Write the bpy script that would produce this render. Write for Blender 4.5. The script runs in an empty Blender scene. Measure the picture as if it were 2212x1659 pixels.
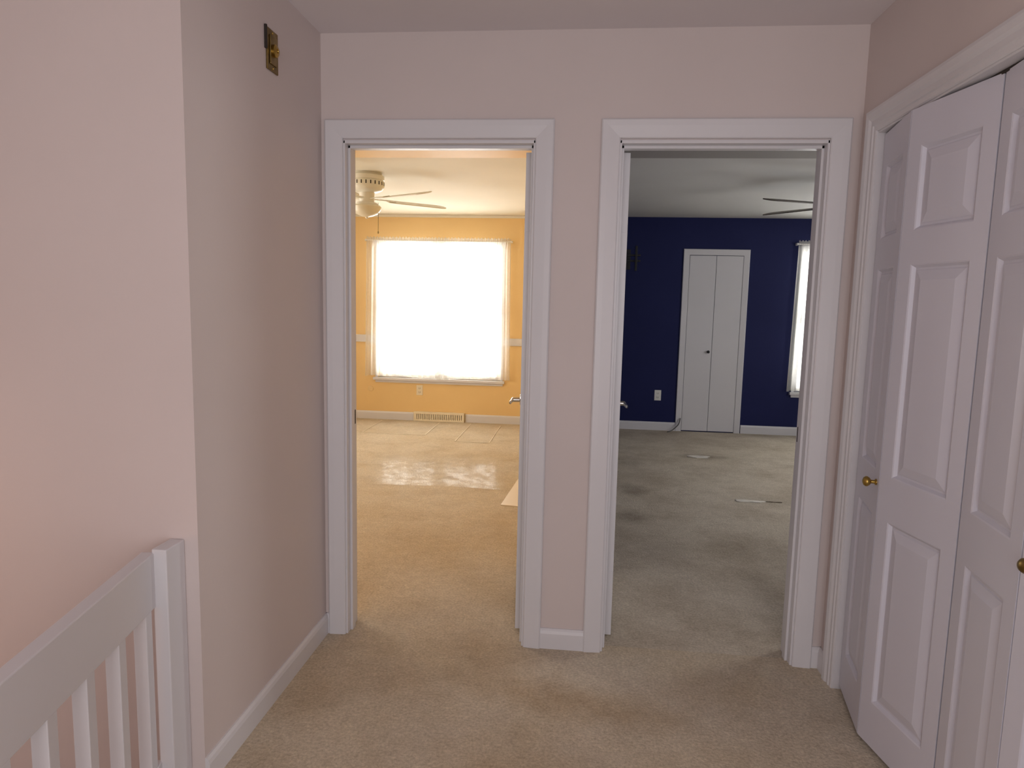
import bpy, bmesh, math, random
from mathutils import Vector, Matrix
random.seed(3)
scene=bpy.context.scene
scene.view_settings.view_transform='Standard'
scene.view_settings.look='None'
scene.view_settings.exposure=0.0

# ------------------------------------------------------------ materials
def lin(c):
    o=[]
    for v in c:
        v/=255.0
        o.append(v/12.92 if v<=0.04045 else ((v+0.055)/1.055)**2.4)
    return (o[0],o[1],o[2],1.0)
def mat(name,col,rough=0.5,metal=0.0,bump=0.0,bscale=60,var=0.0,vscale=2.0,col2=None,spec=0.5,bdist=0.002):
    m=bpy.data.materials.new(name); m.use_nodes=True
    nt=m.node_tree; b=nt.nodes['Principled BSDF']
    b.inputs['Base Color'].default_value=lin(col)
    b.inputs['Roughness'].default_value=rough
    b.inputs['Metallic'].default_value=metal
    b.inputs['Specular IOR Level'].default_value=spec
    tc=nt.nodes.new('ShaderNodeTexCoord')
    n=nt.nodes.new('ShaderNodeTexNoise'); n.inputs['Scale'].default_value=vscale; n.inputs['Detail'].default_value=5
    nt.links.new(tc.outputs['Object'],n.inputs['Vector'])
    c2=col2 or tuple(max(0,x-max(var,2)) for x in col)
    r=nt.nodes.new('ShaderNodeValToRGB')
    r.color_ramp.elements[0].position=0.35; r.color_ramp.elements[0].color=lin(c2)
    r.color_ramp.elements[1].position=0.65; r.color_ramp.elements[1].color=lin(col)
    nt.links.new(n.outputs['Fac'],r.inputs['Fac'])
    nt.links.new(r.outputs['Color'],b.inputs['Base Color'])
    if bump>0:
        n2=nt.nodes.new('ShaderNodeTexNoise'); n2.inputs['Scale'].default_value=bscale; n2.inputs['Detail'].default_value=4
        nt.links.new(tc.outputs['Object'],n2.inputs['Vector'])
        bp=nt.nodes.new('ShaderNodeBump'); bp.inputs['Strength'].default_value=bump; bp.inputs['Distance'].default_value=bdist
        nt.links.new(n2.outputs['Fac'],bp.inputs['Height']); nt.links.new(bp.outputs['Normal'],b.inputs['Normal'])
    return m
M_hall=mat('hall_wall_paint',(216,204,201),0.6,bump=0.10,bscale=90,var=3)
M_ceil=mat('hall_ceiling_paint',(228,221,223),0.8,bump=0.15,bscale=60,var=3)
M_trim=mat('trim_white_paint',(222,220,223),0.38,bump=0.05,bscale=40,var=3)
M_door=mat('closet_door_paint',(214,213,224),0.42,bump=0.08,bscale=120,var=2)
M_orange=mat('orange_wall_paint',(240,206,146),0.55,bump=0.1,bscale=80,var=4)
M_oceil=mat('bedroom_ceiling_paint',(236,230,214),0.8,bump=0.1,var=4)
M_blue=mat('navy_wall_paint',(25,32,82),0.6,bump=0.1,bscale=80,var=3,spec=.25)
M_gceil=mat('navy_room_ceiling_paint',(214,212,208),0.8,bump=0.1,var=4)
M_gsof=mat('navy_room_soffit_shade_grey',(165,160,155),0.8,bump=0.1,var=4)  # greyer than the ceiling: shade under the soffit is put into the colour
M_brass=mat('brass',(190,160,90),0.3,metal=1.0,var=20,vscale=30)
M_dbrass=mat('aged_brass',(150,130,85),0.38,metal=1.0,var=35,vscale=25)
M_steel=mat('satin_steel',(200,198,194),0.25,metal=1.0)
M_black=mat('black_metal',(22,22,26),0.5)
M_dark=mat('closet_dark',(60,55,52),0.9)
M_beige=mat('beige_plastic',(238,226,200),0.4)
M_white=mat('white_plastic',(236,234,228),0.35)
M_opl=mat('orange_plate',(236,206,150),0.45)
M_fanw=mat('fan_white',(240,236,222),0.35)
M_fand=mat('fan_dark_wood',(92,80,72),0.45,var=25,vscale=12)
M_slot=mat('slot_dark',(50,42,36),0.8)
M_cable=mat('cable_grey',(90,88,86),0.5)

def carpet(name,c1,c2,lo,sc=3.5,stains=()):
    m=bpy.data.materials.new(name); m.use_nodes=True
    nt=m.node_tree; b=nt.nodes['Principled BSDF']; b.inputs['Roughness'].default_value=0.95
    b.inputs['Specular IOR Level'].default_value=0.1
    tc=nt.nodes.new('ShaderNodeTexCoord')
    def noise(s,d,ro=0.6):
        n=nt.nodes.new('ShaderNodeTexNoise'); n.inputs['Scale'].default_value=s; n.inputs['Detail'].default_value=d
        n.inputs['Roughness'].default_value=ro
        nt.links.new(tc.outputs['Object'],n.inputs['Vector']); return n
    n1=noise(1.3,4); n2=noise(95,3,0.7); n3=noise(sc,7,0.7); n4=noise(26,5,.7)
    def ramp(n,p0,p1,a,c):
        r=nt.nodes.new('ShaderNodeValToRGB'); r.color_ramp.elements[0].position=p0; r.color_ramp.elements[1].position=p1
        r.color_ramp.elements[0].color=a; r.color_ramp.elements[1].color=c
        nt.links.new(n.outputs['Fac'],r.inputs['Fac']); return r.outputs['Color']
    r1=ramp(n1,.38,.62,lin(c2),lin(c1)); r3=ramp(n3,.30,.56,(lo,lo*.97,lo*.94,1),(1,1,1,1))
    r2=ramp(n2,.3,.7,(.70,.69,.68,1),(1.1,1.1,1.1,1)); r4=ramp(n4,.3,.7,(.86,.85,.84,1),(1.05,1.05,1.05,1))
    def mul(a,c):
        x=nt.nodes.new('ShaderNodeMix'); x.data_type='RGBA'; x.blend_type='MULTIPLY'; x.inputs[0].default_value=1
        nt.links.new(a,x.inputs[6]); nt.links.new(c,x.inputs[7]); return x.outputs[2]
    o=mul(mul(mul(r1,r3),r2),r4)
    nw=noise(6,5,.65)
    for (sx,sy,rx,ry,rot,st,col) in stains:
        mp=nt.nodes.new('ShaderNodeMapping'); mp.vector_type='TEXTURE'
        mp.inputs['Location'].default_value=(sx,sy,0); mp.inputs['Rotation'].default_value=(0,0,math.radians(rot)); mp.inputs['Scale'].default_value=(rx,ry,1)
        nt.links.new(tc.outputs['Object'],mp.inputs['Vector'])
        g=nt.nodes.new('ShaderNodeTexGradient'); g.gradient_type='SPHERICAL'; nt.links.new(mp.outputs[0],g.inputs[0])
        ad=nt.nodes.new('ShaderNodeMath'); ad.operation='MULTIPLY'; nt.links.new(g.outputs['Fac'],ad.inputs[0]); nt.links.new(nw.outputs['Fac'],ad.inputs[1])
        mr=nt.nodes.new('ShaderNodeMapRange'); mr.inputs['From Min'].default_value=.03; mr.inputs['From Max'].default_value=.38; mr.inputs['To Max'].default_value=st
        nt.links.new(ad.outputs[0],mr.inputs['Value'])
        x=nt.nodes.new('ShaderNodeMix'); x.data_type='RGBA'; x.blend_type='MULTIPLY'
        nt.links.new(mr.outputs[0],x.inputs[0]); nt.links.new(o,x.inputs[6]); x.inputs[7].default_value=(*col,1); o=x.outputs[2]
    nt.links.new(o,b.inputs['Base Color'])
    bp=nt.nodes.new('ShaderNodeBump'); bp.inputs['Strength'].default_value=.6; bp.inputs['Distance'].default_value=.006
    nt.links.new(n2.outputs['Fac'],bp.inputs['Height']); nt.links.new(bp.outputs['Normal'],b.inputs['Normal'])
    return m
BR=(.76,.66,.54); GY=(.56,.54,.53)
M_carpet=carpet('beige_carpet',(218,206,187),(212,196,171),.84,stains=[(.0,-.38,.55,.16,-12,.65,BR),(-.35,-.12,.20,.38,25,.3,BR),(-.2,-.9,.6,.25,10,.3,BR),(.55,-.2,.3,.25,0,.3,BR)])
M_carpet2=carpet('beige_carpet_worn',(218,207,190),(208,196,178),.80,2.6,stains=[(1.15,3.85,.35,.13,0,.8,GY),(.42,2.55,.16,.25,10,.6,GY),(.38,1.85,.18,.22,0,.6,GY),(1.4,2.4,.4,.14,0,.4,GY),(.45,3.5,.2,.3,0,.4,GY),(.5,1.2,.2,.4,0,.3,GY),(2.1,3.6,.3,.2,0,.4,GY),(1.1,1.4,.5,.3,20,.2,GY),(.95,.6,.15,.5,0,.4,GY)])

def sheer(name,tr,tl):
    m=bpy.data.materials.new(name); m.use_nodes=True; nt=m.node_tree
    for n in list(nt.nodes): nt.nodes.remove(n)
    o=nt.nodes.new('ShaderNodeOutputMaterial')
    d=nt.nodes.new('ShaderNodeBsdfDiffuse'); d.inputs[0].default_value=(.85,.84,.8,1)
    t=nt.nodes.new('ShaderNodeBsdfTranslucent'); t.inputs[0].default_value=(.9,.88,.82,1)
    p=nt.nodes.new('ShaderNodeBsdfTransparent')
    a=nt.nodes.new('ShaderNodeMixShader'); a.inputs[0].default_value=tl
    nt.links.new(d.outputs[0],a.inputs[1]); nt.links.new(t.outputs[0],a.inputs[2])
    b=nt.nodes.new('ShaderNodeMixShader')
    tc=nt.nodes.new('ShaderNodeTexCoord'); w=nt.nodes.new('ShaderNodeTexNoise'); w.inputs['Scale'].default_value=40
    nt.links.new(tc.outputs['Object'],w.inputs['Vector'])
    mr=nt.nodes.new('ShaderNodeMapRange'); mr.inputs['To Min'].default_value=tr-.05; mr.inputs['To Max'].default_value=tr+.05
    nt.links.new(w.outputs['Fac'],mr.inputs['Value']); nt.links.new(mr.outputs[0],b.inputs[0])
    nt.links.new(a.outputs[0],b.inputs[1]); nt.links.new(p.outputs[0],b.inputs[2])
    nt.links.new(b.outputs[0],o.inputs[0]); return m
M_sheer=sheer('sheer_fabric',.35,.6)
def glossfilm(name):
    m=bpy.data.materials.new(name); m.use_nodes=True; nt=m.node_tree
    for n in list(nt.nodes): nt.nodes.remove(n)
    o=nt.nodes.new('ShaderNodeOutputMaterial')
    g=nt.nodes.new('ShaderNodeBsdfGlossy'); g.inputs['Roughness'].default_value=.10
    p=nt.nodes.new('ShaderNodeBsdfTransparent')
    tc=nt.nodes.new('ShaderNodeTexCoord'); w=nt.nodes.new('ShaderNodeTexNoise'); w.inputs['Scale'].default_value=9; w.inputs['Detail'].default_value=6; w.inputs['Roughness'].default_value=.65
    nt.links.new(tc.outputs['Object'],w.inputs['Vector'])
    mr=nt.nodes.new('ShaderNodeMapRange'); mr.inputs['From Min'].default_value=.42; mr.inputs['From Max'].default_value=.66
    mr.inputs['To Min'].default_value=.008; mr.inputs['To Max'].default_value=.06
    nt.links.new(w.outputs['Fac'],mr.inputs['Value'])
    bp=nt.nodes.new('ShaderNodeBump'); bp.inputs['Strength'].default_value=.06; bp.inputs['Distance'].default_value=.01
    nt.links.new(w.outputs['Fac'],bp.inputs['Height']); nt.links.new(bp.outputs['Normal'],g.inputs['Normal'])
    mx=nt.nodes.new('ShaderNodeMixShader'); nt.links.new(mr.outputs[0],mx.inputs[0])
    nt.links.new(p.outputs[0],mx.inputs[1]); nt.links.new(g.outputs[0],mx.inputs[2]); nt.links.new(mx.outputs[0],o.inputs[0])
    return m
M_film=glossfilm('clear_plastic_film')
M_bowl=mat('frosted_glass',(235,228,205),0.3)

# ------------------------------------------------------------ helpers
def obj(name,bm,m,parent=None,smooth=False,bevel=0,seg=2):
    bmesh.ops.recalc_face_normals(bm,faces=bm.faces[:])
    me=bpy.data.meshes.new(name); bm.to_mesh(me); bm.free()
    o=bpy.data.objects.new(name,me); scene.collection.objects.link(o)
    me.materials.append(m)
    if smooth:
        for p in me.polygons: p.use_smooth=True
    if bevel>0:
        b=o.modifiers.new('bev','BEVEL'); b.width=bevel; b.segments=seg; b.limit_method='ANGLE'
    if parent: o.parent=parent
    return o
def empty(name,loc=(0,0,0)):
    e=bpy.data.objects.new(name,None); scene.collection.objects.link(e); e.empty_display_size=.1
    return e
def addbox(bm,a,b,M=None):
    x0,y0,z0=a;x1,y1,z1=b
    vs=[bm.verts.new(v) for v in [(x0,y0,z0),(x1,y0,z0),(x1,y1,z0),(x0,y1,z0),(x0,y0,z1),(x1,y0,z1),(x1,y1,z1),(x0,y1,z1)]]
    if M:
        for v in vs: v.co=M@v.co
    for f in [(0,3,2,1),(4,5,6,7),(0,1,5,4),(1,2,6,5),(2,3,7,6),(3,0,4,7)]: bm.faces.new([vs[i] for i in f])
def boxes(name,lst,m,parent=None,bevel=0,M=None):
    bm=bmesh.new()
    for a,b in lst: addbox(bm,a,b,M)
    return obj(name,bm,m,parent,bevel=bevel)
def prism(name,poly,z0,z1,m,parent=None):
    bm=bmesh.new()
    lo=[bm.verts.new((x,y,z0)) for x,y in poly]; hi=[bm.verts.new((x,y,z1)) for x,y in poly]
    bm.faces.new(lo[::-1]); bm.faces.new(hi)
    n=len(poly)
    for i in range(n): bm.faces.new([lo[i],lo[(i+1)%n],hi[(i+1)%n],hi[i]])
    return obj(name,bm,m,parent)
def lathe(name,prof,m,M=Matrix(),parent=None,n=32):
    bm=bmesh.new(); rings=[]
    for r,z in prof:
        rings.append([bm.verts.new(M@Vector((r*math.cos(2*math.pi*i/n),r*math.sin(2*math.pi*i/n),z))) for i in range(n)])
    for a,b in zip(rings,rings[1:]):
        for i in range(n): bm.faces.new([a[i],a[(i+1)%n],b[(i+1)%n],b[i]])
    bm.faces.new(rings[0][::-1]); bm.faces.new(rings[-1])
    o=obj(name,bm,m,parent,smooth=True)
    e=o.modifiers.new('es','EDGE_SPLIT'); e.split_angle=math.radians(40)
    return o
def tube(name,pts,r,m,parent=None):
    cu=bpy.data.curves.new(name,'CURVE'); cu.dimensions='3D'; cu.bevel_depth=r; cu.bevel_resolution=3
    s=cu.splines.new('NURBS'); s.points.add(len(pts)-1); s.order_u=3; s.use_endpoint_u=True
    for p,q in zip(s.points,pts): p.co=(*q,1)
    o=bpy.data.objects.new(name,cu); scene.collection.objects.link(o); cu.materials.append(m)
    if parent: o.parent=parent
    return o
def casing(name,i0,i1,ztop,prof,mapf,m,z0=0.0):
    bm=bmesh.new(); st=[]
    for k in range(4):
        ring=[]
        for w,t in prof:
            if k==0: p=(i0-w,z0)
            elif k==1: p=(i0-w,ztop+w)
            elif k==2: p=(i1+w,ztop+w)
            else: p=(i1+w,z0)
            ring.append(bm.verts.new(mapf(p[0],t,p[1])))
        st.append(ring)
    n=len(prof)
    for a,b in zip(st,st[1:]):
        for i in range(n): bm.faces.new([a[i],a[(i+1)%n],b[(i+1)%n],b[i]])
    bm.faces.new(st[0]); bm.faces.new(st[-1][::-1])
    return obj(name,bm,m)
PROF_FLAT=[(0,0),(0,.011),(.004,.014),(.045,.018),(.066,.019),(.071,.015),(.071,0)]
PROF_COL=[(0,0),(0,.008),(.004,.011),(.018,.011),(.022,.015),(.040,.013),(.050,.019),(.068,.021),(.078,.019),(.082,.012),(.082,0)]
def baseboard(name,p0,p1,n,h=.085,t=.014,m=None):
    bm=bmesh.new(); prof=[(0,0),(t,0),(t,h-.02),(t*.75,h-.008),(t*.35,h),(0,h)]
    A=[];B=[]
    for d,z in prof:
        A.append(bm.verts.new((p0[0]+n[0]*d,p0[1]+n[1]*d,z))); B.append(bm.verts.new((p1[0]+n[0]*d,p1[1]+n[1]*d,z)))
    k=len(prof)
    for i in range(k): bm.faces.new([A[i],A[(i+1)%k],B[(i+1)%k],B[i]])
    bm.faces.new(A); bm.faces.new(B[::-1])
    return obj(name,bm,m or M_trim)

# ------------------------------------------------------------ dimensions
XL,XR=-1.049,.987
ZC=2.435; ZB=2.375; YF=5.168; HB=-4.6
LI0,LI1=-.960,-.203
RI0,RI1=.116,.877
ZD=2.035
CY0,CY1=-1.47,-.155
# ------------------------------------------------------------ shell
boxes('wall_back',[((-3.7,0,-.02),(LI0,.11,2.5)),((LI1,0,-.02),(RI0,.11,2.5)),((RI1,0,-.02),(4.1,.11,2.5)),
  ((LI0,0,ZD),(LI1,.11,2.5)),((RI0,0,ZD),(RI1,.11,2.5))],M_hall)
boxes('wall_orange_room_front',[((-3.6,.11,0),(LI0-.02,.118,ZB)),((LI1+.02,.11,0),(-.1,.118,ZB)),((LI0-.02,.11,ZD+.02),(LI1+.02,.118,ZB))],M_orange)
boxes('wall_navy_room_front',[((.03,.11,0),(RI0-.02,.118,ZB)),((RI1+.02,.11,0),(4.0,.118,ZB)),((RI0-.02,.11,ZD+.02),(RI1+.02,.118,ZB))],M_blue)
prism('wall_left',[(XL,0),(XL,-.956),(-2.6,-.956),(-2.6,-.85),(-1.16,-.85),(-1.16,0)],-2.6,2.5,M_hall)
boxes('wall_stairwell',[((-2.7,HB,-2.6),(-2.6,-.85,2.5))],M_hall)
boxes('wall_stairwell_lower',[((-1.12,HB,-2.6),(-1.02,-.96,-.25))],M_hall)
boxes('wall_right',[((XR,CY1+.01,0),(1.09,0,2.5)),((XR,HB,0),(1.09,CY0-.01,2.5)),((XR,CY0-.01,2.035),(1.09,CY1+.01,2.5))],M_hall)
boxes('wall_hall_end',[((-2.7,HB-.1,-2.6),(1.2,HB,2.5))],M_hall)
boxes('wall_closet',[((1.09,-.12,0),(1.75,0,2.435)),((1.09,-1.58,0),(1.75,-1.5,2.435)),((1.7,-1.5,0),(1.75,-.12,2.435))],M_dark)
boxes('ceiling',[((-2.7,HB,ZC),(1.75,0,2.5))],M_ceil)
boxes('ceiling_orange_room',[((-3.7,.118,ZB),(-.04,YF+.1,2.5))],M_oceil)
boxes('ceiling_navy_room',[((-.04,.118,ZB),(4.1,YF+.1,2.5))],M_gceil)
boxes('trim_soffit_orange_room',[((-3.6,.12,2.318),(-.1,1.74,ZB))],M_orange)
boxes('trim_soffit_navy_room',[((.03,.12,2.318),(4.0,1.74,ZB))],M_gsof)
prism('floor',[(-1.145,-.956),(-1.03,-1.6),(-.93,-2.2),(-.93,HB),(1.75,HB),(1.75,0),(1.75,0.05),(-1.2,0.05),(-1.2,-.956)],-.25,0,M_carpet)
boxes('floor_orange_room',[((-3.7,.05,-.25),(-.04,YF+.1,0))],M_carpet)
boxes('floor_navy_room',[((-.04,.05,-.25),(4.1,YF+.1,0))],M_carpet2)
boxes('floor_stairwell',[((-2.7,HB,-2.7),(-1.0,-.85,-2.6))],M_carpet)
boxes('wall_partition',[((-.1,.118,0),(-.035,YF,ZB))],M_orange)
boxes('wall_navy_room_left',[((-.035,.118,0),(.03,YF,ZB))],M_blue)
boxes('wall_orange_room_left',[((-3.7,.11,0),(-3.6,YF,ZB))],M_orange)
boxes('wall_navy_room_right',[((4.0,.11,0),(4.1,YF,ZB))],M_blue)
WL=(-2.38,-.93,.50,2.06); WR=(2.35,3.60,.49,2.06)
def wallwin(name,x0,x1,w,m):
    boxes(name,[((x0,YF,0),(w[0],YF+.1,ZB)),((w[1],YF,0),(x1,YF+.1,ZB)),((w[0],YF,0),(w[1],YF+.1,w[2])),((w[0],YF,w[3]),(w[1],YF+.1,ZB))],m)
wallwin('wall_orange_room_far',-3.7,-.035,WL,M_orange)
wallwin('wall_navy_room_far',-.035,4.1,WR,M_blue)

# ------------------------------------------------------------ doorway casings & jambs
casing('trim_1',LI0,LI1,ZD+.005,PROF_FLAT,lambda a,t,z:(a,-t,z),M_trim)
casing('trim_2',RI0,RI1,ZD+.005,PROF_FLAT,lambda a,t,z:(a,-t,z),M_trim)
casing('trim_3',LI0,LI1,ZD+.005,PROF_FLAT,lambda a,t,z:(a,.118+t,z),M_trim)
casing('trim_4',RI0,RI1,ZD+.005,PROF_FLAT,lambda a,t,z:(a,.118+t,z),M_trim)
def jamb(name,i0,i1):
    boxes(name,[((i0-.001,-.004,0),(i0+.008,.12,ZD)),((i1-.008,-.004,0),(i1+.001,.12,ZD)),((i0,-.004,ZD-.012),(i1,.12,ZD+.001)),
      ((i0+.008,.03,0),(i0+.018,.068,ZD-.012)),((i1-.018,.03,0),(i1-.008,.068,ZD-.012)),((i0+.008,.03,ZD-.024),(i1-.008,.068,ZD-.012))],M_trim,bevel=.0015)
jamb('trim_5',LI0,LI1); jamb('trim_6',RI0,RI1)
boxes('strike_plate',[((LI0+.0078,.075,.89),(LI0+.0095,.105,.95))],M_slot)
boxes('strike_plate',[((RI1-.0095,.075,.89),(RI1-.0078,.105,.95))],M_slot)

casing('trim_7',CY0,CY1,2.03,PROF_COL,lambda a,t,z:(XR-t,a,z),M_trim)
boxes('trim_8',[((XR-.004,CY1-.002,0),(1.09,CY1+.009,2.032)),((XR-.004,CY0-.009,0),(1.09,CY0+.002,2.032)),((XR-.004,CY0,2.024),(1.09,CY1,2.034))],M_trim,bevel=.001)
boxes('closet_door_track',[((1.02,CY0+.005,2.014),(1.045,CY1-.005,2.023))],M_slot)

baseboard('baseboard_left',(XL,-.956),(XL,0),(1,0))
baseboard('baseboard_back_left',(XL,0),(LI0-.071,0),(0,-1))
baseboard('baseboard_back_middle',(LI1+.071,0),(RI0-.071,0),(0,-1))
baseboard('baseboard_back_right',(RI1+.071,0),(XR,0),(0,-1))
baseboard('baseboard_right',(XR,CY1+.082),(XR,0),(-1,0))
baseboard('baseboard_orange_room',(-3.6,YF),(-1.95,YF),(0,-1),h=.095)
baseboard('baseboard_orange_room_far',(-1.33,YF),(-.1,YF),(0,-1),h=.095)
baseboard('baseboard_navy_room',(.03,YF),(1.08,YF),(0,-1),h=.095)
baseboard('baseboard_navy_room_far',(1.80,YF),(4.0,YF),(0,-1),h=.095)

# ------------------------------------------------------------ slab doors with lever
def lever(par,M,side):
    S=Matrix.Scale(side,4,(0,1,0))
    T=M@S
    lathe('rosette',[(.0,0),(.032,0),(.032,.006),(.026,.011),(.012,.012),(.012,.045),(.0,.045)],M_steel,T@Matrix.Rotation(-math.pi/2,4,'X'),par)
    bm=bmesh.new()
    n=10; prev=None
    for i in range(n+1):
        s=i/n; x=.014-s*.125; y=.047+.010*math.sin(s*math.pi*.5); h=.011-.003*s; w=.008-.002*s; z=-.004*math.sin(s*math.pi)
        ring=[bm.verts.new(T@Vector((x,y+w*math.cos(a),z+h*math.sin(a)))) for a in [k*math.pi/4 for k in range(8)]]
        if prev:
            for k in range(8): bm.faces.new([prev[k],prev[(k+1)%8],ring[(k+1)%8],ring[k]])
        else: bm.faces.new(ring)
        prev=ring
    bm.faces.new(prev[::-1]); obj('lever_arm',bm,M_steel,par,smooth=True)
def slab(name,hinge,ang,w,swing):
    par=empty(name)
    M=Matrix.Translation((hinge[0],hinge[1],0))@Matrix.Rotation(ang,4,'Z')
    t=.036
    y0,y1=(0,t) if swing>0 else (-t,0)
    boxes('leaf',[((0,y0,.012),(w,y1,ZD-.02))],M_trim,par,bevel=.0015,M=M)
    for z in (.25,1.75):
        boxes('hinge_leaf',[((-.0015,y0+.004,z-.045),(.0005,y1-.002,z+.045))],M_trim,par,bevel=.0005,M=M)
        yb=y0-.004 if swing>0 else y1+.004
        lathe('hinge_barrel',[(0,z-.045),(.006,z-.045),(.006,z+.045),(0,z+.045)],M_trim,M@Matrix.Translation((-.004,yb,0)),par,n=12)
    lever(par,M@Matrix.Translation((w-.065,y1,.92)),1)
    lever(par,M@Matrix.Translation((w-.065,y0,.92)),-1)
    boxes('latch_plate',[((w-.0005,y0+.008,.89),(w+.001,y1-.008,.95))],M_steel,par,M=M)
slab('door_1',(-.213,.124),math.radians(94.3),.735,1)
slab('door_2',(.128,.124),math.radians(89.2),.735,-1)

# ------------------------------------------------------------ closet bifold doors
def bileaf(par,A,B,name,zb=.02,zt=2.017,t=.032):
    A=Vector((A[0],A[1],0));B=Vector((B[0],B[1],0)); w=(B-A).length; u=(B-A).normalized()
    n=Vector((u.y,-u.x,0))
    if n.x>0: n=-n
    def P(x,z,d): return A+u*x+n*d+Vector((0,0,z))
    s=.055
    xs=[0,s,w-s,w]; zs=[zb,.165,.765,.905,1.56,1.66,1.905,zt]; pan={1,3,5}
    bm=bmesh.new()
    def quad(x0,x1,z0,z1,d):
        return [bm.verts.new(P(x0,z0,d)),bm.verts.new(P(x1,z0,d)),bm.verts.new(P(x1,z1,d)),bm.verts.new(P(x0,z1,d))]
    for i in range(3):
        for j in range(7):
            x0,x1,z0,z1=xs[i],xs[i+1],zs[j],zs[j+1]
            if i==1 and j in pan:
                rings=[]
                for ins,d in [(0,0),(.004,-.002),(.011,-.011),(.017,-.011),(.020,-.0085),(.048,-.001),(.050,-.001)]:
                    rings.append(quad(x0+ins,x1-ins,z0+ins,z1-ins,d))
                for a,b in zip(rings,rings[1:]):
                    for k in range(4): bm.faces.new([a[k],a[(k+1)%4],b[(k+1)%4],b[k]])
                bm.faces.new(rings[-1])
            else: bm.faces.new(quad(x0,x1,z0,z1,0))
    c=[P(0,zb,0),P(w,zb,0),P(w,zt,0),P(0,zt,0)]; d=[P(0,zb,-t),P(w,zb,-t),P(w,zt,-t),P(0,zt,-t)]
    for k in range(4):
        bm.faces.new([bm.verts.new(v) for v in (c[k],d[k],d[(k+1)%4],c[(k+1)%4])])
    bm.faces.new([bm.verts.new(v) for v in d])
    bmesh.ops.remove_doubles(bm,verts=bm.verts[:],dist=1e-5)
    obj(name,bm,M_door,par)
    return P,n
def knob(par,P0,n,m):
    z=Vector(n).normalized(); M=Matrix.Translation(P0)@z.to_track_quat('Z','Y').to_matrix().to_4x4()
    lathe('knob',[(0,0),(.010,0),(.010,.003),(.006,.006),(.006,.016),(.012,.020),(.0165,.027),(.0165,.032),(.012,.038),(.005,.041),(0,.041)],m,M,par)
e=empty('door_3')
P,n=bileaf(e,(1.005,-.160),(.956,-.462),'leaf_1'); knob(e,P(.275,.87,0),n,M_brass)
bileaf(e,(.956,-.467),(1.022,-.808),'leaf_2')
e=empty('door_4')
bileaf(e,(1.022,-.815),(.985,-1.135),'leaf_1')
P,n=bileaf(e,(.985,-1.140),(1.015,-1.462),'leaf_2'); knob(e,P(.048,.885,0),n,M_dbrass)

# ------------------------------------------------------------ stair railing
r=empty('stair_railing')
d=Vector((.125,-.645,0)).normalized(); nn=Vector((-d.y,d.x,0))
if nn.x<0: nn=-nn
S0=Vector((-1.125,-1.035,0))
MR=Matrix(((d.x,nn.x,0,S0.x),(d.y,nn.y,0,S0.y),(0,0,1,0),(0,0,0,1)))
boxes('newel_post',[((-1.130,-1.044,0),(-1.088,-.957,.742))],M_trim,r,bevel=.003)
boxes('top_rail',[((0,-.036,.580),(1.35,0,.732))],M_trim,r,bevel=.003,M=MR)
boxes('bottom_rail',[((0,-.036,.05),(1.35,0,.13))],M_trim,r,bevel=.003,M=MR)
bl=[]
for i in range(9):
    s=.03+i*.15
    bl.append(((s,-.036,.13),(s+.036,-.002,.580)))
boxes('balusters',bl,M_trim,r,bevel=.002,M=MR)
boxes('end_post',[((1.35,-.045,0),(1.40,.01,.745))],M_trim,r,bevel=.003,M=MR)

# ------------------------------------------------------------ brass plate on left wall
e=empty('brass_wall_plate')
boxes('plate',[((XL,-.475,2.155),(XL+.006,-.395,2.285))],M_dbrass,e,bevel=.002)
boxes('raised_frame',[((XL+.006,-.46,2.175),(XL+.010,-.41,2.265))],M_dbrass,e,bevel=.002)
lathe('socket_ring',[(0,0),(.02,0),(.02,.008),(.015,.012),(.008,.012),(.006,.004),(0,.004)],M_brass,Matrix.Translation((XL+.010,-.435,2.22))@Matrix.Rotation(math.pi/2,4,'Y'),e)
for z in (2.165,2.275):
    lathe('screw',[(0,0),(.004,0),(.003,.002),(0,.002)],M_brass,Matrix.Translation((XL+.006,-.435,z))@Matrix.Rotation(math.pi/2,4,'Y'),e,n=12)
boxes('chipped_mount',[((XL,-.485,2.215),(XL+.008,-.477,2.288))],M_slot,e,bevel=.001)

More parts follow.
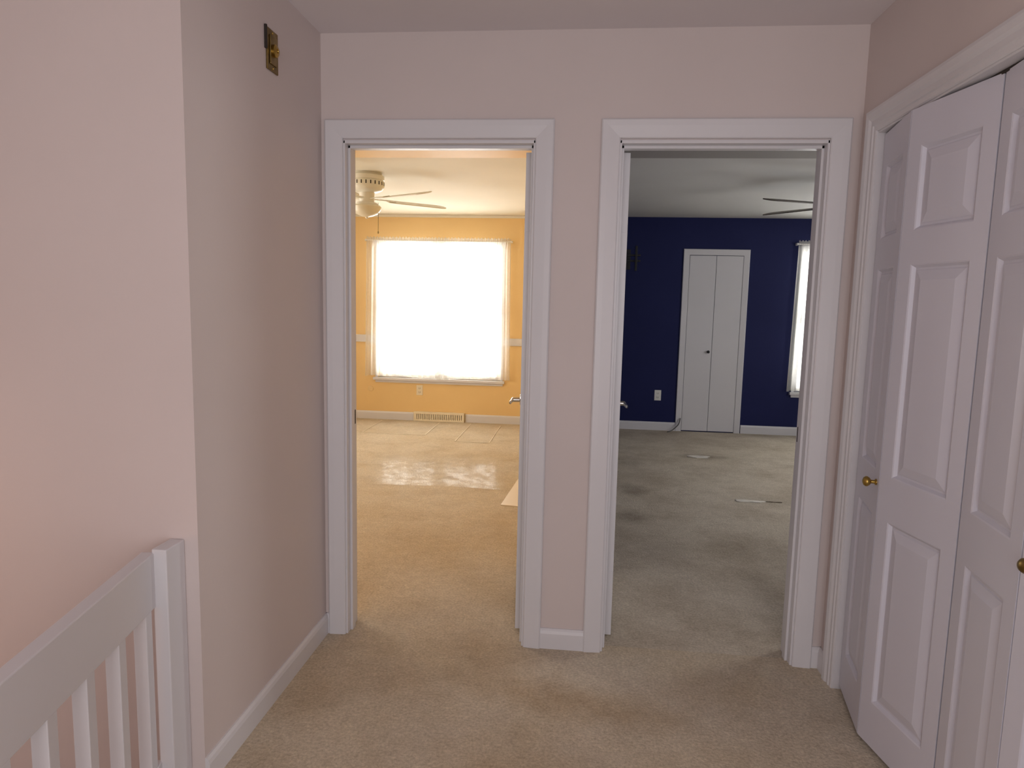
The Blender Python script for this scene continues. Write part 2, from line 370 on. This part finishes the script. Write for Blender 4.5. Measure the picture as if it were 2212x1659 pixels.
# ------------------------------------------------------------ windows, blinds, curtains
def window(name,w):
    x0,x1,z0,z1=w; e=empty(name); zm=(z0+z1)/2; xm=(x0+x1)/2
    L=[]
    f=.045; ya,yb=YF+.055,YF+.085
    L+=[((x0,ya,z0),(x0+f,yb,z1)),((x1-f,ya,z0),(x1,yb,z1)),((x0+f,ya,z0),(x1-f,yb,z0+f)),((x0+f,ya,z1-f),(x1-f,yb,z1)),
        ((x0+f,ya,zm-.025),(x1-f,yb,zm+.025)),((xm-.06,ya,z0+f),(xm+.06,yb,zm-.025)),((xm-.06,ya,zm+.025),(xm+.06,yb,z1-f))]
    for q in (.25,.75):
        xq=x0+(x1-x0)*q; L+=[((xq-.008,ya+.01,z0+f),(xq+.008,yb-.01,zm-.025)),((xq-.008,ya+.01,zm+.025),(xq+.008,yb-.01,z1-f))]
    boxes('sash',L,M_trim,e)
    boxes('sill',[((x0-.05,YF-.045,z0-.03),(x1+.05,YF+.05,z0)),((x0-.03,YF-.016,z0-.06),(x1+.03,YF,z0-.03))],M_trim,e,bevel=.003)
    boxes('side_trim',[((x0-.03,YF-.014,z0),(x0,YF,z1+.03)),((x1,YF-.014,z0),(x1+.03,YF,z1+.03)),((x0,YF-.014,z1),(x1,YF,z1+.03))],M_trim,e,bevel=.002)
    bm=bmesh.new(); z=z0+.03
    while z<z1-.04:
        M=Matrix.Translation((0,YF+.028,z))@Matrix.Rotation(math.radians(-25),4,'X')
        addbox(bm,(x0+.01,-.012,-.0006),(x1-.01,.012,.0006),M); z+=.026
    addbox(bm,(x0+.01,YF+.012,z1-.035),(x1-.01,YF+.045,z1-.003)); obj('mini_blind',bm,M_white,e)
window('window_1',WL); window('window_2',WR)
def curtain(name,x0,x1,z0,z1,folds,flare=.02):
    e=empty(name); bm=bmesh.new(); nx=int((x1-x0)*110); nz=26; g=[]
    for j in range(nz+1):
        v=j/nz; row=[]
        for i in range(nx+1):
            u=i/nx
            z=z0+(z1-z0)*v
            a=.014+.014*(1-v)
            y=YF-.066-a*math.sin(u*folds*2*math.pi+.6*math.sin(u*13))*(.6+.4*math.sin(u*37))-.004*math.sin(u*folds*5*math.pi)
            x=x0+(x1-x0)*u+(u-.5)*2*flare*(1-v)
            if j==0: z+=.012*math.sin(u*9)+.006*math.sin(u*31)
            if j==nz: z+=.009*math.sin(u*folds*4*math.pi)
            if j>=nz-1: y=YF-.062-.008*math.sin(u*folds*6*math.pi)
            row.append(bm.verts.new((x,y,z)))
        g.append(row)
    for j in range(nz):
        for i in range(nx): bm.faces.new([g[j][i],g[j][i+1],g[j+1][i+1],g[j+1][i]])
    obj('panel',bm,M_sheer,e,smooth=True)
    zr=z1-.035
    tube('rod',[(x0-.015,YF-.062,zr),(x1+.015,YF-.062,zr)],.006,M_white,e)
    for x in (x0-.012,x1+.012): boxes('rod_bracket',[((x-.006,YF-.066,zr-.012),(x+.006,YF,zr+.012))],M_white,e)
curtain('sheer_curtain',-2.495,-.835,.515,2.115,22)
curtain('sheer_curtain',2.28,3.68,.50,2.135,22,.025)

# ------------------------------------------------------------ orange room details
boxes('trim_9',[((-3.6,YF-.016,.91),(WL[0]-.03,YF,.995)),((WL[1]+.03,YF-.016,.91),(-.1,YF,.995))],M_trim,bevel=.004)
boxes('trim_10',[((-3.6,YF-.018,ZB-.03),(-.1,YF,ZB))],M_oceil,bevel=.004)
def outlet(name,x,z,m,y=YF):
    e=empty(name)
    boxes('plate',[((x-.037,y-.006,z-.059),(x+.037,y,z+.059))],m,e,bevel=.002)
    boxes('receptacles',[((x-.017,y-.009,z+.008),(x+.017,y-.005,z+.038)),((x-.017,y-.009,z-.038),(x+.017,y-.005,z-.008))],m,e,bevel=.003)
    L=[]
    for zz in (z+.023,z-.023):
        L+=[((x-.009,y-.0098,zz-.006),(x-.006,y-.0088,zz+.008)),((x+.006,y-.0098,zz-.006),(x+.009,y-.0088,zz+.008)),((x-.002,y-.0098,zz-.012),(x+.002,y-.0088,zz-.008))]
    boxes('slots',L,M_slot,e)
outlet('wall_outlet',-1.88,.36,M_beige); outlet('wall_outlet',.87,.40,M_white)
lathe('round_cover_plate',[(0,0),(.035,0),(.033,.008),(.02,.012),(0,.012)],M_opl,Matrix.Translation((-2.47,YF,.36))@Matrix.Rotation(math.pi/2,4,'X'))
e=empty('floor_register')
boxes('housing',[((-1.94,YF-.05,0),(-1.34,YF,.022)),((-1.94,YF-.05,.085),(-1.34,YF,.11)),((-1.94,YF-.05,.022),(-1.92,YF,.085)),((-1.36,YF-.05,.022),(-1.34,YF,.085))],M_beige,e,bevel=.003)
boxes('back',[((-1.92,YF-.012,.022),(-1.36,YF-.002,.085))],M_slot,e)
boxes('louvres',[((-1.92+.022*i,YF-.046,.022),(-1.905+.022*i,YF-.014,.085)) for i in range(26)],M_beige,e)
prism('plastic_floor_film',[(-3.4,2.35),(-1.9,2.30),(-.95,2.38),(-.50,2.33),(-.36,3.0),(-.34,3.5),(-1.5,3.42),(-3.4,3.5)],.001,.004,M_film)
M_tape=mat('seam_tape',(226,214,194),.6)
boxes('seam_tape',[((-3.3,4.30,.004),(-1.6,4.308,.005)),((-1.62,4.3,.004),(-1.61,5.05,.005)),((-1.25,4.05,.004),(-1.242,5.05,.005)),((-.9,4.05,.004),(-.892,5.0,.005)),((-1.25,4.04,.004),(-.892,4.05,.005)),((-2.3,4.3,.004),(-2.292,5.05,.005))],M_tape)
prism('floor_tile_offcut',[(-.53,1.95),(-.36,1.93),(-.36,2.55),(-.47,2.75)],.0,.006,mat('tile_offcut',(226,212,190),.4))

def fan(name,cx,cy,ang0,mb,mbl,L=.62,pitch=12):
    e=empty(name); T=Matrix.Translation((cx,cy,0))
    lathe('motor_housing',[(0,ZB),(.115,ZB),(.118,ZB-.012),(.135,ZB-.02),(.135,ZB-.05),(.128,ZB-.055),(.135,ZB-.06),(.135,ZB-.10),(.12,ZB-.125),(.085,ZB-.14),(.06,ZB-.145),(.055,ZB-.23),(0,ZB-.23)],mb,T,e)
    bm=bmesh.new()
    for i in range(24): addbox(bm,(.1335,-.004,ZB-.092),(.1362,.004,ZB-.066),T@Matrix.Rotation(i*math.pi/12,4,'Z'))
    obj('vent_slots',bm,M_slot,e)
    lathe('light_kit',[(0,ZB-.22),(.075,ZB-.22),(.085,ZB-.23),(.085,ZB-.24),(0,ZB-.24)],mb,T,e)
    lathe('light_bowl',[(0,ZB-.24),(.10,ZB-.24),(.112,ZB-.252),(.108,ZB-.275),(.085,ZB-.305),(.045,ZB-.322),(.012,ZB-.33),(.008,ZB-.34),(0,ZB-.34)],M_bowl,T,e)
    zb=ZB-.195
    for k in range(5):
        a=math.radians(ang0+72*k)
        M=T@Matrix.Rotation(a,4,'Z')@Matrix.Translation((0,0,zb))@Matrix.Rotation(math.radians(pitch),4,'X')
        bm=bmesh.new()
        out=[(.17,-.045),(.24,-.058),(.45,-.066),(L-.06,-.068),(L-.02,-.055),(L,-.025),(L,.025),(L-.02,.055),(L-.06,.068),(.45,.066),(.24,.058),(.17,.045)]
        lo=[bm.verts.new(M@Vector((x,y,-.003))) for x,y in out]; hi=[bm.verts.new(M@Vector((x,y,.003))) for x,y in out]
        bm.faces.new(lo[::-1]); bm.faces.new(hi)
        for i in range(len(out)): bm.faces.new([lo[i],lo[(i+1)%len(out)],hi[(i+1)%len(out)],hi[i]])
        obj('blade_%d'%(k+1),bm,mbl,e)
        boxes('blade_iron_%d'%(k+1),[((.05,-.014,.003),(.20,.014,.009)),((.17,-.035,.003),(.23,.035,.008))],mb,e,bevel=.002,M=M)
    tube('pull_chain',[(cx+.09,cy,ZB-.22),(cx+.092,cy,ZB-.3),(cx+.09,cy,ZB-.44)],.002,M_dbrass,e)
    lathe('chain_fob',[(0,0),(.005,.002),(.006,.012),(.003,.02),(0,.02)],M_dbrass,Matrix.Translation((cx+.09,cy,ZB-.455)),e,n=12)
fan('ceiling_fan',-1.70,2.62,39,M_fanw,M_fanw,L=.68,pitch=16)
fan('ceiling_fan',1.92,2.72,130,M_fanw,M_fand,L=.72,pitch=-14)

# ------------------------------------------------------------ navy room details
casing('trim_11',1.145,1.725,1.97,[(0,0),(0,.012),(.004,.015),(.06,.018),(.066,.014),(.066,0)],lambda a,t,z:(a,YF-t,z),M_trim)
e=empty('door_5')
boxes('leaf_1',[((1.148,YF-.014,.012),(1.4335,YF-.002,1.965))],M_trim,e,bevel=.002)
boxes('leaf_2',[((1.4375,YF-.014,.012),(1.722,YF-.002,1.965))],M_trim,e,bevel=.002)
knob(e,Vector((1.395,YF-.014,.91)),(0,-1,0),M_black)
e=empty('tv_wall_mount')
boxes('wall_plate',[((.36,YF-.012,1.80),(.50,YF,2.02))],M_black,e,bevel=.002)
boxes('arms',[((.42,YF-.12,1.83),(.445,YF-.012,2.0)),((.44,YF-.13,1.88),(.60,YF-.10,1.90)),((.44,YF-.13,1.94),(.60,YF-.10,1.96)),((.54,YF-.15,1.78),(.565,YF-.13,2.05))],M_black,e,bevel=.002)
tube('loose_cable',[(1.13,YF-.03,.15),(1.12,YF-.05,.09),(1.08,YF-.06,.05),(1.03,YF-.09,.01),(.98,YF-.12,.006)],.006,M_cable)
def patch(name,cx,cy,w,h,m,seed):
    random.seed(seed); pts=[]
    for k in range(14):
        a=2*math.pi*k/14; q=1+random.uniform(-.25,.2)
        c,s=math.cos(a),math.sin(a); sq=1/max(abs(c),abs(s))**.7
        pts.append((cx+w/2*c*q*sq,cy+h/2*s*q*sq))
    prism(name,pts,0,.005,m)
M_scr=mat('carpet_scrap',(232,226,216),.9,var=25,vscale=20)
M_scd=mat('carpet_scrap_dark',(150,138,124),.95,var=30,vscale=20)
patch('carpet_scrap',1.13,3.82,.20,.10,M_scr,1)
patch('carpet_scrap',1.26,2.37,.20,.06,M_scr,2)
patch('carpet_scrap',1.44,2.38,.12,.012,M_scd,3)
patch('carpet_scrap',2.0,3.7,.06,.03,M_scd,7)

# ------------------------------------------------------------ lights
def area(name,loc,rot,sx,sy,p,col):
    l=bpy.data.lights.new(name,'AREA'); l.shape='RECTANGLE'; l.size=sx; l.size_y=sy; l.energy=p; l.color=col
    o=bpy.data.objects.new(name,l); scene.collection.objects.link(o); o.location=loc; o.rotation_euler=rot; return o
R90=math.radians(90)
area('daylight_window_1',(-1.655,YF+.35,1.3),(-R90,0,0),1.6,1.7,150,(1,.98,.95))
area('daylight_window_2',(2.99,YF+.35,1.3),(-R90,0,0),1.5,1.7,125,(.97,.99,1))
area('orange_room_side_fill',(-3.5,2.4,1.5),(0,-R90,0),1.4,1.4,34,(1,.97,.92))  # added area light brightening the orange room; the wall behind it has no window
area('navy_room_side_fill',(3.9,2.2,1.5),(0,R90,0),1.2,1.2,42,(1,.98,.96))  # unseen area light for the navy room; its right wall is solid
area('hall_end_fill',(0.1,HB+.3,1.2),(R90+math.radians(14),0,0),1.8,1.6,34,(.98,.97,1))  # area light added behind the camera as hall fill; no window at this end
l=bpy.data.lights.new('camera_flash','POINT'); l.energy=7; l.color=(.98,.97,1); l.shadow_soft_size=.25
o=bpy.data.objects.new('camera_flash',l); scene.collection.objects.link(o); o.location=(.15,-3.0,1.5)
l=bpy.data.lights.new('foyer_lamp','POINT'); l.energy=6; l.color=(1,.56,.32); l.shadow_soft_size=.15
o=bpy.data.objects.new('foyer_lamp',l); scene.collection.objects.link(o); o.location=(-2.3,-1.8,.6)
w=bpy.data.worlds.new('World'); scene.world=w; w.use_nodes=True
w.node_tree.nodes['Background'].inputs[0].default_value=(.95,.97,1,1); w.node_tree.nodes['Background'].inputs[1].default_value=1.6

# ------------------------------------------------------------ camera
cd=bpy.data.cameras.new('camera'); cam=bpy.data.objects.new('camera',cd); scene.collection.objects.link(cam)
cd.sensor_width=36; cd.lens=1491.7234*36/2212; cd.clip_start=.02
cam.matrix_world=Matrix.Translation((0,-2.7211,1.4247))@Matrix.Rotation(.1001,4,'Z')@Matrix.Rotation(math.pi/2-.1198,4,'X')@Matrix.Rotation(.0227,4,'Z')
scene.camera=cam
